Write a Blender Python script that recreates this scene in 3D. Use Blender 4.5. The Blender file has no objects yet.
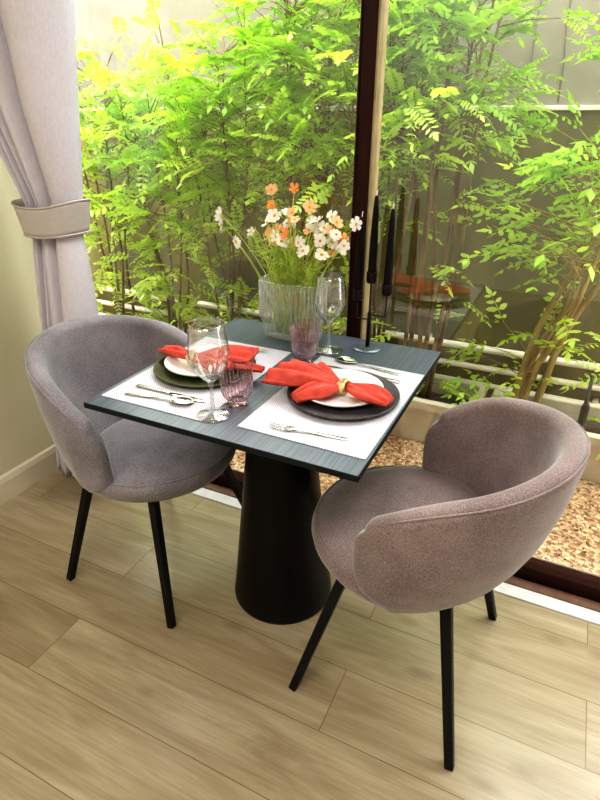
import bpy, math, random
from mathutils import Vector, Matrix, Euler
PI = math.pi
C = bpy.context.scene.collection
SC = bpy.context.scene
def V(*a): return Vector(a)
def sg(r, g, b):
    f = lambda c: (c/255/12.92) if c/255 <= .04045 else ((c/255+.055)/1.055)**2.4
    return (f(r), f(g), f(b), 1)

# ------------------------------------------------------------------ mesh builder
class MB:
    def __init__(s): s.v = []; s.f = []; s.m = []
    def add(s, vs, fs, mi=0):
        o = len(s.v); s.v += [tuple(p) for p in vs]
        s.f += [tuple(i+o for i in f) for f in fs]; s.m += [mi]*len(fs)
    def box(s, x0, x1, y0, y1, z0, z1, bev=0):
        if bev <= 0:
            s.add([(x, y, z) for z in (z0, z1) for y in (y0, y1) for x in (x0, x1)],
                  [(0,2,3,1), (4,5,7,6), (0,1,5,4), (2,6,7,3), (0,4,6,2), (1,3,7,5)])
        else:
            # chamfered box: three offset rings of the outline
            b = bev; R = []
            def ring(i, z):
                a0, a1, c0, c1 = x0+i, x1-i, y0+i, y1-i
                return [(a0+b-i if i else a0+b, c0, z), (a1-b+i if i else a1-b, c0, z), (a1, c0+b, z), (a1, c1-b, z),
                        (a1-b, c1, z), (a0+b, c1, z), (a0, c1-b, z), (a0, c0+b, z)]
            R = [ring(b*.9, z0), ring(0, z0+b), ring(0, z1-b), ring(b*.9, z1)]
            vs = sum(R, []); fs = []
            for k in range(3):
                for i in range(8):
                    j = (i+1) % 8; fs.append((k*8+i, k*8+j, k*8+8+j, k*8+8+i))
            fs.append(tuple(range(7, -1, -1))); fs.append(tuple(range(24, 32)))
            s.add(vs, fs)
    def bar(s, A, B, w, h=None, w2=None, up=(1, 0, 0)):
        A, B = Vector(A), Vector(B); h = h or w; k = (w2 or w)/w
        t = (B-A).normalized(); u = Vector(up); u = (u-t*u.dot(t)).normalized(); n = t.cross(u)
        vs = []
        for P, q in ((A, 1), (B, k)):
            for a, b in ((-1,-1), (1,-1), (1,1), (-1,1)): vs.append(P+u*a*w*q/2+n*b*h*q/2)
        s.add(vs, [(0,3,2,1), (4,5,6,7), (0,1,5,4), (1,2,6,5), (2,3,7,6), (3,0,4,7)])
    def tube(s, P, r, n=8, cap=True, mi=0):
        P = [Vector(p) for p in P]; r = r if isinstance(r, (list, tuple)) else [r]*len(P)
        vs = []; u = None
        for i, p in enumerate(P):
            t = (P[min(i+1, len(P)-1)]-P[max(i-1, 0)]).normalized()
            if u is None:
                u = Vector((1, 0, 0)) if abs(t.x) < .8 else Vector((0, 1, 0))
            u = (u-t*u.dot(t)).normalized(); w = t.cross(u)
            vs += [p+(u*math.cos(2*PI*k/n)+w*math.sin(2*PI*k/n))*r[i] for k in range(n)]
        fs = [(i*n+k, i*n+(k+1) % n, (i+1)*n+(k+1) % n, (i+1)*n+k) for i in range(len(P)-1) for k in range(n)]
        if cap: fs += [tuple(range(n-1, -1, -1)), tuple(range((len(P)-1)*n, len(P)*n))]
        s.add(vs, fs, mi)
    def lathe(s, prof, n=40, c=(0, 0, 0), mi=0, rib=None, sx=1, sy=1):
        # prof: (r, z) pairs; r==0 closes to a pole
        vs = []; idx = []
        for j, (r, z) in enumerate(prof):
            if r <= 1e-6: idx.append([len(vs)]); vs.append((c[0], c[1], c[2]+z))
            else:
                row = []
                for k in range(n):
                    a = 2*PI*k/n; rr = r*(1+(rib(a, z) if rib else 0))
                    row.append(len(vs)); vs.append((c[0]+rr*math.cos(a)*sx, c[1]+rr*math.sin(a)*sy, c[2]+z))
                idx.append(row)
        fs = []
        for A, B in zip(idx, idx[1:]):
            if len(A) == 1 and len(B) == 1: continue
            for k in range(n):
                l = (k+1) % n
                if len(A) == 1: fs.append((A[0], B[l], B[k]))
                elif len(B) == 1: fs.append((A[k], A[l], B[0]))
                else: fs.append((A[k], A[l], B[l], B[k]))
        s.add(vs, fs, mi)
    def grid(s, fn, nu, nv, cu=False, cv=False, mi=0):
        vs = [fn(i/(nu if cu else nu-1), j/(nv if cv else nv-1)) for i in range(nu) for j in range(nv)]
        fs = []
        for i in range(nu if cu else nu-1):
            for j in range(nv if cv else nv-1):
                a, b = (i+1) % nu, (j+1) % nv
                fs.append((i*nv+j, a*nv+j, a*nv+b, i*nv+b))
        s.add(vs, fs, mi)
    def build(s, name, mats, parent=None, smooth=True, loc=None):
        me = bpy.data.meshes.new(name); me.from_pydata(s.v, [], s.f); me.update()
        for m in (mats if isinstance(mats, list) else [mats]): me.materials.append(m)
        if isinstance(mats, list): me.polygons.foreach_set('material_index', s.m)
        me.polygons.foreach_set('use_smooth', [smooth]*len(s.f))
        o = bpy.data.objects.new(name, me); C.objects.link(o)
        if parent: o.parent = parent
        if loc: o.location = loc
        return o

def fix_normals(o):
    import bmesh
    b = bmesh.new(); b.from_mesh(o.data); bmesh.ops.recalc_face_normals(b, faces=b.faces[:]); b.to_mesh(o.data); b.free(); return o
def bevel(o, w, seg=2):
    m = o.modifiers.new('bevel', 'BEVEL'); m.width = w; m.segments = seg; m.limit_method = 'ANGLE'; return o
def subsurf(o, n=1):
    m = o.modifiers.new('sub', 'SUBSURF'); m.levels = n; m.render_levels = n; return o
def tag(o, label, cat, group=None, kind=None):
    o['label'] = label; o['category'] = cat
    if group: o['group'] = group
    if kind: o['kind'] = kind
    return o
def thing(name, label, cat, loc=(0, 0, 0), rz=0, group=None):
    o = bpy.data.objects.new(name, None); C.objects.link(o); o.empty_display_size = .05
    o.location = loc; o.rotation_euler = (0, 0, rz); return tag(o, label, cat, group)
def struct(o): o['kind'] = 'structure'; return o
def sroot(name, loc=(0, 0, 0)):
    o = bpy.data.objects.new(name, None); C.objects.link(o); o.location = loc; o['kind'] = 'structure'; return o
def dup(root, loc, rz, label, group=None):
    r = root.copy(); C.objects.link(r); r.location = loc; r.rotation_euler = (0, 0, rz); r['label'] = label
    if group: r['group'] = group
    for ch in list(root.children):
        c = ch.copy(); C.objects.link(c); c.parent = r
        for g in list(ch.children):
            d = g.copy(); C.objects.link(d); d.parent = c
    return r

# ------------------------------------------------------------------ materials
def mat(name):
    m = bpy.data.materials.new(name); m.use_nodes = True; nt = m.node_tree
    return m, nt, nt.nodes['Principled BSDF'], nt.nodes['Material Output']
def N(nt, t, **k):
    n = nt.nodes.new(t)
    for a, b in k.items():
        if hasattr(n, a): setattr(n, a, b)
        else: n.inputs[a.replace('_', ' ')].default_value = b
    return n
def coords(nt, scale=(1, 1, 1), loc=(0, 0, 0), out='Object'):
    tc = N(nt, 'ShaderNodeTexCoord'); mp = N(nt, 'ShaderNodeMapping')
    mp.inputs['Scale'].default_value = scale; mp.inputs['Location'].default_value = loc
    nt.links.new(tc.outputs[out], mp.inputs[0]); return mp.outputs[0]
def ramp(nt, fac, stops):
    r = N(nt, 'ShaderNodeValToRGB'); e = r.color_ramp.elements
    while len(e) < len(stops): e.new(.5)
    for q, (p, c) in zip(e, stops): q.position = p; q.color = c
    nt.links.new(fac, r.inputs[0]); return r.outputs[0]
def bump(nt, h, b, strength=.3, dist=.002):
    n = N(nt, 'ShaderNodeBump'); n.inputs['Strength'].default_value = strength; n.inputs['Distance'].default_value = dist
    nt.links.new(h, n.inputs['Height']); nt.links.new(n.outputs[0], b.inputs['Normal']); return n
def noisy(name, c1, c2, scale=30, rough=.6, bmp=0, dist=.002, sc=(1, 1, 1), metal=0, detail=4, lo=.35, hi=.65, spec=None):
    m, nt, b, o = mat(name); n = N(nt, 'ShaderNodeTexNoise'); n.inputs['Scale'].default_value = scale; n.inputs['Detail'].default_value = detail
    nt.links.new(coords(nt, sc), n.inputs['Vector'])
    nt.links.new(ramp(nt, n.outputs[0], [(lo, c1), (hi, c2)]), b.inputs['Base Color'])
    b.inputs['Roughness'].default_value = rough; b.inputs['Metallic'].default_value = metal
    if spec is not None: b.inputs['Specular IOR Level'].default_value = spec
    if bmp: bump(nt, n.outputs[0], b, bmp, dist)
    return m
def thin_glass(name, tint=(.97, .98, .98, 1), lo=.04, hi=.7, power=3.0, rough=0.02, milk=0.0, milkcol=(1, 1, 1, 1)):
    m, nt, b, o = mat(name); nt.nodes.remove(b)
    lw = N(nt, 'ShaderNodeLayerWeight'); lw.inputs['Blend'].default_value = .5
    pw = N(nt, 'ShaderNodeMath', operation='POWER'); nt.links.new(lw.outputs['Facing'], pw.inputs[0]); pw.inputs[1].default_value = power
    mr = N(nt, 'ShaderNodeMapRange'); mr.inputs['To Min'].default_value = lo; mr.inputs['To Max'].default_value = hi
    nt.links.new(pw.outputs[0], mr.inputs['Value'])
    tr = N(nt, 'ShaderNodeBsdfTransparent'); tr.inputs[0].default_value = tint
    gl = N(nt, 'ShaderNodeBsdfGlossy'); gl.inputs['Roughness'].default_value = rough
    mx = N(nt, 'ShaderNodeMixShader'); nt.links.new(mr.outputs[0], mx.inputs[0])
    base = tr.outputs[0]
    if milk > 0:
        df = N(nt, 'ShaderNodeBsdfTranslucent'); df.inputs[0].default_value = milkcol
        d2 = N(nt, 'ShaderNodeBsdfDiffuse'); d2.inputs[0].default_value = milkcol
        a = N(nt, 'ShaderNodeMixShader'); a.inputs[0].default_value = .5
        nt.links.new(df.outputs[0], a.inputs[1]); nt.links.new(d2.outputs[0], a.inputs[2])
        mm = N(nt, 'ShaderNodeMixShader'); mm.inputs[0].default_value = milk
        nt.links.new(tr.outputs[0], mm.inputs[1]); nt.links.new(a.outputs[0], mm.inputs[2]); base = mm.outputs[0]
    nt.links.new(base, mx.inputs[1]); nt.links.new(gl.outputs[0], mx.inputs[2]); nt.links.new(mx.outputs[0], o.inputs[0])
    return m
def leafy(name, col, tcol, mixv=.5, rough=.45, var=.25):
    m, nt, b, o = mat(name); nt.nodes.remove(b)
    n = N(nt, 'ShaderNodeTexNoise'); n.inputs['Scale'].default_value = 6; nt.links.new(coords(nt), n.inputs['Vector'])
    k = [tuple(x*(1-var) for x in col[:3])+(1,), tuple(min(1, x*(1+var)) for x in col[:3])+(1,)]
    cr = ramp(nt, n.outputs[0], [(.3, k[0]), (.7, k[1])])
    d = N(nt, 'ShaderNodeBsdfDiffuse'); t = N(nt, 'ShaderNodeBsdfTranslucent'); t.inputs[0].default_value = tcol
    nt.links.new(cr, d.inputs[0])
    mx = N(nt, 'ShaderNodeMixShader'); mx.inputs[0].default_value = mixv
    nt.links.new(d.outputs[0], mx.inputs[1]); nt.links.new(t.outputs[0], mx.inputs[2])
    g = N(nt, 'ShaderNodeBsdfGlossy'); g.inputs['Roughness'].default_value = rough
    m2 = N(nt, 'ShaderNodeMixShader'); m2.inputs[0].default_value = .05
    nt.links.new(mx.outputs[0], m2.inputs[1]); nt.links.new(g.outputs[0], m2.inputs[2]); nt.links.new(m2.outputs[0], o.inputs[0])
    return m
def fabric(name, c1, c2, scale=520):
    m, nt, b, o = mat(name)
    v = coords(nt)
    n = N(nt, 'ShaderNodeTexNoise'); n.inputs['Scale'].default_value = scale; n.inputs['Detail'].default_value = 3
    nt.links.new(v, n.inputs['Vector'])
    n2 = N(nt, 'ShaderNodeTexNoise'); n2.inputs['Scale'].default_value = 9; nt.links.new(v, n2.inputs['Vector'])
    mx = N(nt, 'ShaderNodeMath', operation='MULTIPLY_ADD'); nt.links.new(n2.outputs[0], mx.inputs[0]); mx.inputs[1].default_value = .35
    nt.links.new(n.outputs[0], mx.inputs[2])
    nt.links.new(ramp(nt, mx.outputs[0], [(.48, c1), (.86, c2)]), b.inputs['Base Color'])
    b.inputs['Roughness'].default_value = .9; b.inputs['Sheen Weight'].default_value = .5; b.inputs['Sheen Roughness'].default_value = .4
    b.inputs['Specular IOR Level'].default_value = .15
    bump(nt, n.outputs[0], b, .35, .0015)
    return m

def floor_mat():
    m, nt, b, o = mat('oak_laminate')
    br = N(nt, 'ShaderNodeTexBrick'); br.offset = .43; br.offset_frequency = 2; br.squash = 1
    br.inputs['Scale'].default_value = 1; br.inputs['Mortar Size'].default_value = .0011; br.inputs['Mortar Smooth'].default_value = .2
    br.inputs['Brick Width'].default_value = 1.413; br.inputs['Row Height'].default_value = .1925; br.inputs['Bias'].default_value = 0
    br.inputs['Color1'].default_value = (.2, .2, .2, 1); br.inputs['Color2'].default_value = (.8, .8, .8, 1); br.inputs['Mortar'].default_value = (.5, .5, .5, 1)
    nt.links.new(coords(nt, (1, 1, 1), (.505+1.413*20, .1925*40+.003, 0)), br.inputs['Vector'])
    # grain, shifted for every plank
    tc = N(nt, 'ShaderNodeTexCoord'); sc = N(nt, 'ShaderNodeVectorMath', operation='MULTIPLY_ADD')
    nt.links.new(br.outputs['Color'], sc.inputs[0]); sc.inputs[1].default_value = (17, 9, 5); nt.links.new(tc.outputs['Object'], sc.inputs[2])
    mp = N(nt, 'ShaderNodeMapping'); mp.inputs['Scale'].default_value = (1.1, 7, 1); nt.links.new(sc.outputs[0], mp.inputs[0])
    g = N(nt, 'ShaderNodeTexNoise'); g.inputs['Scale'].default_value = 1.6; g.inputs['Detail'].default_value = 8; g.inputs['Roughness'].default_value = .62; g.inputs['Distortion'].default_value = .9
    nt.links.new(mp.outputs[0], g.inputs['Vector'])
    mp2 = N(nt, 'ShaderNodeMapping'); mp2.inputs['Scale'].default_value = (6, 150, 1); nt.links.new(sc.outputs[0], mp2.inputs[0])
    g2 = N(nt, 'ShaderNodeTexNoise'); g2.inputs['Scale'].default_value = 1; g2.inputs['Detail'].default_value = 3; nt.links.new(mp2.outputs[0], g2.inputs['Vector'])
    mp3 = N(nt, 'ShaderNodeMapping'); mp3.inputs['Scale'].default_value = (3.2, 7, 1); nt.links.new(sc.outputs[0], mp3.inputs[0])
    kn = N(nt, 'ShaderNodeTexVoronoi'); kn.inputs['Scale'].default_value = 1; nt.links.new(mp3.outputs[0], kn.inputs['Vector'])
    knot = ramp(nt, kn.outputs['Distance'], [(.0, (.55, .5, .45, 1)), (.16, (1, 1, 1, 1))])
    base = ramp(nt, g.outputs[0], [(.25, sg(146, 131, 107)), (.45, sg(167, 153, 128)), (.62, sg(180, 167, 143)), (.8, sg(196, 184, 162))])
    def mul(a, bb, f):
        x = N(nt, 'ShaderNodeMix', data_type='RGBA', blend_type='MULTIPLY'); x.inputs['Factor'].default_value = f
        nt.links.new(a, x.inputs['A']); nt.links.new(bb, x.inputs['B']); return x.outputs['Result']
    c = mul(base, ramp(nt, g2.outputs[0], [(.35, (.8, .77, .72, 1)), (.6, (1, 1, 1, 1))]), .6)
    c = mul(c, knot, .8)
    c = mul(c, ramp(nt, br.outputs['Color'], [(.2, (.86, .83, .79, 1)), (.8, (1.0, 1.0, 1.0, 1))]), .9)
    c = mul(c, ramp(nt, br.outputs['Fac'], [(.3, (1, 1, 1, 1)), (.8, (.42, .36, .3, 1))]), 1)
    nt.links.new(c, b.inputs['Base Color']); b.inputs['Roughness'].default_value = .29; b.inputs['Specular IOR Level'].default_value = .6
    bump(nt, g2.outputs[0], b, .08, .001)
    return m

def table_mat():
    m, nt, b, o = mat('slate_woodgrain')
    w = N(nt, 'ShaderNodeTexNoise'); w.inputs['Scale'].default_value = 1; w.inputs['Detail'].default_value = 4
    nt.links.new(coords(nt, (170, 4, 4)), w.inputs['Vector'])
    nt.links.new(ramp(nt, w.outputs[0], [(.35, (.054, .068, .090, 1)), (.65, (.100, .118, .146, 1))]), b.inputs['Base Color'])
    b.inputs['Roughness'].default_value = .33; b.inputs['Specular IOR Level'].default_value = .75
    bump(nt, w.outputs[0], b, .3, .0012)
    return m
def placemat_mat():
    m, nt, b, o = mat('woven_vinyl')
    ck = N(nt, 'ShaderNodeTexChecker'); ck.inputs['Scale'].default_value = 300
    nt.links.new(coords(nt), ck.inputs['Vector']); ck.inputs[1].default_value = sg(208, 205, 209); ck.inputs[2].default_value = sg(158, 155, 164)
    nt.links.new(ck.outputs[0], b.inputs['Base Color']); b.inputs['Roughness'].default_value = .55
    bump(nt, ck.outputs[1], b, .25, .0008)
    return m
def gravel_mat():
    m, nt, b, o = mat('gravel')
    v = N(nt, 'ShaderNodeTexVoronoi'); v.inputs['Scale'].default_value = 75; nt.links.new(coords(nt), v.inputs['Vector'])
    n = N(nt, 'ShaderNodeTexNoise'); n.inputs['Scale'].default_value = 5; n.inputs['Detail'].default_value = 6; nt.links.new(coords(nt), n.inputs['Vector'])
    c = ramp(nt, v.outputs['Color'], [(.15, sg(112, 78, 52)), (.4, sg(162, 128, 92)), (.65, sg(188, 158, 120)), (.9, sg(210, 190, 158))])
    x = N(nt, 'ShaderNodeMix', data_type='RGBA', blend_type='MULTIPLY'); x.inputs['Factor'].default_value = .7
    nt.links.new(c, x.inputs['A']); nt.links.new(ramp(nt, n.outputs[0], [(.35, (.6, .5, .4, 1)), (.6, (1, 1, 1, 1))]), x.inputs['B'])
    nt.links.new(x.outputs['Result'], b.inputs['Base Color']); b.inputs['Roughness'].default_value = .9
    bump(nt, v.outputs['Distance'], b, .8, .01)
    return m
def concrete(name, c1, c2, c3, streak=(7, 7, 1.2)):
    m, nt, b, o = mat(name)
    n = N(nt, 'ShaderNodeTexNoise'); n.inputs['Scale'].default_value = .45; n.inputs['Detail'].default_value = 9; n.inputs['Roughness'].default_value = .6
    nt.links.new(coords(nt, streak), n.inputs['Vector'])
    nt.links.new(ramp(nt, n.outputs[0], [(.3, c1), (.5, c2), (.7, c3)]), b.inputs['Base Color']); b.inputs['Roughness'].default_value = .9
    bump(nt, n.outputs[0], b, .4, .01)
    return m

M = {}
M['floor'] = floor_mat(); M['table'] = table_mat(); M['mat'] = placemat_mat(); M['table_edge'] = noisy('dark_edge_band', (.006, .010, .012, 1), (.010, .016, .019, 1), 90, .5, spec=.3); M['gravel'] = gravel_mat()
M['wall'] = noisy('painted_wall', sg(206, 200, 172), sg(212, 206, 179), 3, .85)
M['wall_white'] = noisy('white_paint', (.8, .79, .76, 1), (.83, .82, .79, 1), 2, .9)
M['ceiling'] = noisy('ceiling_paint', (.82, .82, .8, 1), (.86, .86, .84, 1), 2, .9)
M['base'] = noisy('baseboard_paint', sg(205, 195, 172), sg(214, 204, 182), 8, .5)
M['frame'] = noisy('bronze_aluminium', (.024, .005, .0035, 1), (.036, .008, .006, 1), 60, .4, sc=(1, 1, .1), spec=.2)
M['frame_sill'] = noisy('bronze_sill', sg(110, 82, 66), sg(126, 96, 78), 40, .4)
M['seal_lit'] = noisy('gasket_and_lit_strip', sg(140, 124, 92), sg(156, 140, 106), 20, .6)
M['strip'] = noisy('white_sill_strip', sg(205, 203, 202), sg(216, 214, 213), 30, .5)
M['pane'] = thin_glass('window_glass', (.96, .97, .965, 1), .155, .9, 3.2, 0.0)
M['fab_r'] = fabric('mauve_grey_fabric', sg(98, 85, 84), sg(160, 144, 142))
M['fab_l'] = fabric('lilac_grey_fabric', sg(95, 90, 95), sg(160, 153, 158))
M['black'] = noisy('black_metal', (.008, .008, .009, 1), (.011, .011, .012, 1), 80, .45, spec=.25)
M['pedestal'] = noisy('black_pedestal', (.003, .003, .003, 1), (.005, .005, .0045, 1), 50, .38, spec=.25)
M['candle'] = noisy('black_wax', (.005, .003, .0035, 1), (.008, .005, .006, 1), 60, .45, spec=.2)
M['cup'] = noisy('dark_metal_cup', (.010, .005, .006, 1), (.016, .009, .010, 1), 60, .45, spec=.2)
M['disc'] = noisy('brushed_base', (.13, .15, .18, 1), (.18, .20, .24, 1), 120, .3, metal=.6)
M['wick'] = noisy('wick', (.85, .83, .78, 1), (.9, .88, .82, 1), 50, .9)
M['charger'] = noisy('charger_glaze', (.050, .044, .047, 1), (.075, .067, .070, 1), 40, .36)
M['charger_tinted'] = noisy('leaf_tinted_glaze', (.040, .046, .016, 1), (.062, .070, .024, 1), 40, .3)  # green leaf reflections put into the dark grey glaze colour
M['plate'] = noisy('white_porcelain', (.82, .80, .78, 1), (.86, .84, .82, 1), 10, .2)
M['napkin'] = noisy('red_cotton', sg(176, 66, 54), sg(198, 84, 68), 40, .85, .3, .001, detail=6)
M['ring'] = noisy('carved_wood_ring', sg(168, 140, 92), sg(226, 206, 160), 45, .45)
M['steel'] = noisy('cutlery_steel', (.55, .54, .52, 1), (.66, .65, .63, 1), 30, .18, metal=1)
M['wine'] = thin_glass('wine_glass', (.97, .975, .975, 1), .10, 1.0, 1.7, .01, .07)  # faint white milk stands in for bright rim highlights
M['tumbler'] = thin_glass('pink_tumbler_glass', (.84, .72, .74, 1), .07, .8, 2.2, .03, .04, (.8, .6, .6, 1))
M['vase'] = thin_glass('ribbed_glass', (.93, .94, .92, 1), .07, .8, 2.0, .06, .22, (.95, .95, .93, 1))
M['vase_rib'] = thin_glass('glass_rib', (.96, .96, .94, 1), .10, .8, 2.0, .1, .36, (.95, .95, .93, 1)); M['tumbler_rib'] = thin_glass('pink_rib', (.95, .86, .87, 1), .12, .8, 2.0, .1, .22, (.9, .72, .74, 1))
M['curtain'] = noisy('curtain_cloth', sg(205, 199, 208), sg(212, 206, 215), 180, .85, .15, .0006, (1, 1, .4), spec=.2)
M['tie'] = noisy('tieback_cloth', sg(190, 182, 180), sg(198, 190, 188), 180, .85, .15, .0006, spec=.2)
M['concrete_low'] = concrete('leaf_tinted_concrete', sg(80, 76, 38), sg(106, 100, 54), sg(132, 124, 74))  # olive tint is green light off the leaves, put into the colour
M['concrete_up'] = concrete('grey_concrete', sg(108, 102, 88), sg(126, 120, 106), sg(142, 136, 122), (3, 3, 5))
M['ledge'] = noisy('ledge_plaster', sg(205, 200, 186), sg(222, 216, 204), 12, .8)
M['crack'] = noisy('wall_joint', (.10, .09, .08, 1), (.14, .13, .11, 1), 30, .9)
M['pipe'] = noisy('painted_pipe', sg(204, 198, 172), sg(226, 222, 200), 5, .45, sc=(1, 4, 4))
M['planter'] = noisy('planter_concrete', sg(196, 188, 164), sg(216, 208, 186), 9, .8, .15)
M['soil'] = noisy('soil', (.045, .03, .018, 1), (.10, .07, .045, 1), 60, .95, .8, .01)
M['bark'] = noisy('bark', sg(92, 70, 40), sg(146, 120, 78), 30, .85, .5, .004, (1, 1, .2))
M['bark_yellow'] = noisy('yellow_bark', sg(140, 118, 58), sg(186, 164, 96), 25, .85, .5, .004, (1, 1, .2))
M['leaf_a'] = leafy('leaf_top_dimmed', (.35, .58, .04, 1), (.42, .70, .03, 1), .5)  # top leaf colour dimmed against the strong light from above
M['leaf_b'] = leafy('leaf_mid_lifted', (.52, .71, .10, 1), (.62, .84, .07, 1), .5)
M['leaf_c'] = leafy('leaf_low_lifted', (.60, .76, .18, 1), (.70, .86, .12, 1), .5)  # lower leaves painted paler to make up for shade in the yard
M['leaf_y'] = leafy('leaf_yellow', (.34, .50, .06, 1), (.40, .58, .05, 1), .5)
M['fl_white'] = leafy('petal_white', (.86, .82, .76, 1), (.9, .84, .78, 1), .3, .6, .05)
M['fl_peach'] = leafy('petal_peach', (.90, .52, .28, 1), (.95, .55, .28, 1), .3, .6, .12)
M['fl_orange'] = leafy('petal_orange', (.86, .33, .10, 1), (.9, .36, .1, 1), .3, .6, .15)
M['fl_eye'] = noisy('flower_eye', sg(190, 140, 30), sg(235, 190, 60), 200, .8)
M['stem'] = leafy('stem_green', (.40, .56, .10, 1), (.52, .70, .08, 1), .4)
M['stem_y'] = leafy('stem_yellowgreen', (.66, .72, .20, 1), (.72, .80, .16, 1), .4)
M['fill_lamp'] = noisy('fill_housing', (.8, .8, .8, 1), (.85, .85, .85, 1), 4, .5)

# ------------------------------------------------------------------ room shell
XL, XR, YB = -1.218, 2.6, -3.2
H = .767            # table height
b = MB(); b.box(XL-.1, XR+.1, YB, .331, -.1, 0); struct(b.build('floor', M['floor'], smooth=False))
b = MB(); b.box(XL-.12, XL, YB, .44, 0, 2.6); struct(b.build('wall_left', M['wall'], smooth=False))
b = MB(); b.box(XR, XR+.12, YB, .44, 0, 2.6); struct(b.build('wall_right', M['wall_white'], smooth=False))
b = MB(); b.box(XL-.12, XR+.12, YB-.12, YB, 0, 2.6); struct(b.build('wall_back', M['wall_white'], smooth=False))
b = MB(); b.box(XL-.12, XR+.12, YB-.12, .46, 2.6, 2.7); struct(b.build('ceiling', M['ceiling'], smooth=False))
b = MB(); b.box(XL-.12, XR+.12, .33, .46, 2.36, 2.6); struct(b.build('wall_window', M['wall_white'], smooth=False))
b = MB(); b.box(-6, XL-.12, .33, .46, -.25, 2.7); b.box(XR+.12, 5, .33, .46, -.25, 2.7); struct(b.build('facade_sky_block', M['wall_white'], smooth=False))  # unseen facade, added to block open sky at the yard ends
b = MB()
b.add([(XL, YB, 0), (XL+.016, YB, 0), (XL+.016, YB, .085), (XL+.010, YB, .105), (XL, YB, .112),
       (XL, .30, 0), (XL+.016, .30, 0), (XL+.016, .30, .085), (XL+.010, .30, .105), (XL, .30, .112)],
      [(0,1,6,5), (1,2,7,6), (2,3,8,7), (3,4,9,8), (0,4,3,2,1), (5,6,7,8,9)])
struct(b.build('baseboard_left', M['base'], smooth=False))
b = MB(); b.box(XL, XR, .281, .332, -.02, .006, .002); struct(b.build('trim_1', M['strip'], smooth=False))
# sliding window: bronze sill, two sashes
b = MB(); b.box(XL, XR, .332, .372, -.06, .010, .002); b.box(XL, XR, .372, .46, -.06, .002)
struct(b.build('trim_2', M['frame_sill'], smooth=False))
YG = .405
def window(name, x0, x1, stile_l, stile_r):
    r = sroot(name)
    b = MB(); b.box(x0, x1, .376, .434, .002, .058, .003); bt = b.build('bottom_rail', M['frame'], r, False)
    b = MB(); b.box(x0, x1, .4345, .440, .046, .060, .001); b.build('gasket', M['seal_lit'], bt, False)
    b = MB(); b.box(x0, x1, .376, .434, 2.30, 2.36, .003); b.build('top_rail', M['frame'], r, False)
    for (a, c) in (stile_l, stile_r):
        b = MB(); b.box(a, c, .372, .438, .058, 2.30, .002); b.build('stile', M['frame'], r, False)
    b = MB(); b.add([(x0, YG, .05), (x1, YG, .05), (x1, YG, 2.31), (x0, YG, 2.31)], [(0, 1, 2, 3)])
    b.build('pane', M['pane'], r, False)
    return r
window('window_1', XL, .0485, (XL, XL+.06), (.042, .0485))
w2 = window('window_2', .0487, 2.6, (.0487, .088), (2.54, 2.6))
b = MB(); b.box(.0883, .0945, .374, .436, .058, 2.30, .001); b.build('lit_side_strip', M['seal_lit'], w2, False)  # beige strip paints daylight on the side face of the stile

# added fill panels that brighten the room (out of view above the camera)
def fill_panel(x, y, power, size, col, lab):
    t = thing('fill_light', lab, 'light', (x, y, 2.6))
    b = MB(); b.box(-size/2-.03, size/2+.03, -size/2-.03, size/2+.03, -.03, 0, .006); b.build('housing', M['fill_lamp'], t, False)
    L = bpy.data.lights.new('fill_area', 'AREA'); L.energy = power; L.size = size; L.color = col
    o = bpy.data.objects.new('fill_source', L); C.objects.link(o); o.parent = t; o.location = (0, 0, -.035)
fill_panel(.6, -1.5, 21, .9, (1, .96, .9), 'added square white fill light panel above the camera')
fill_panel(-.5, -2.4, 14, .9, (1, .96, .9), 'added square white fill light panel near back wall')

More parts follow.
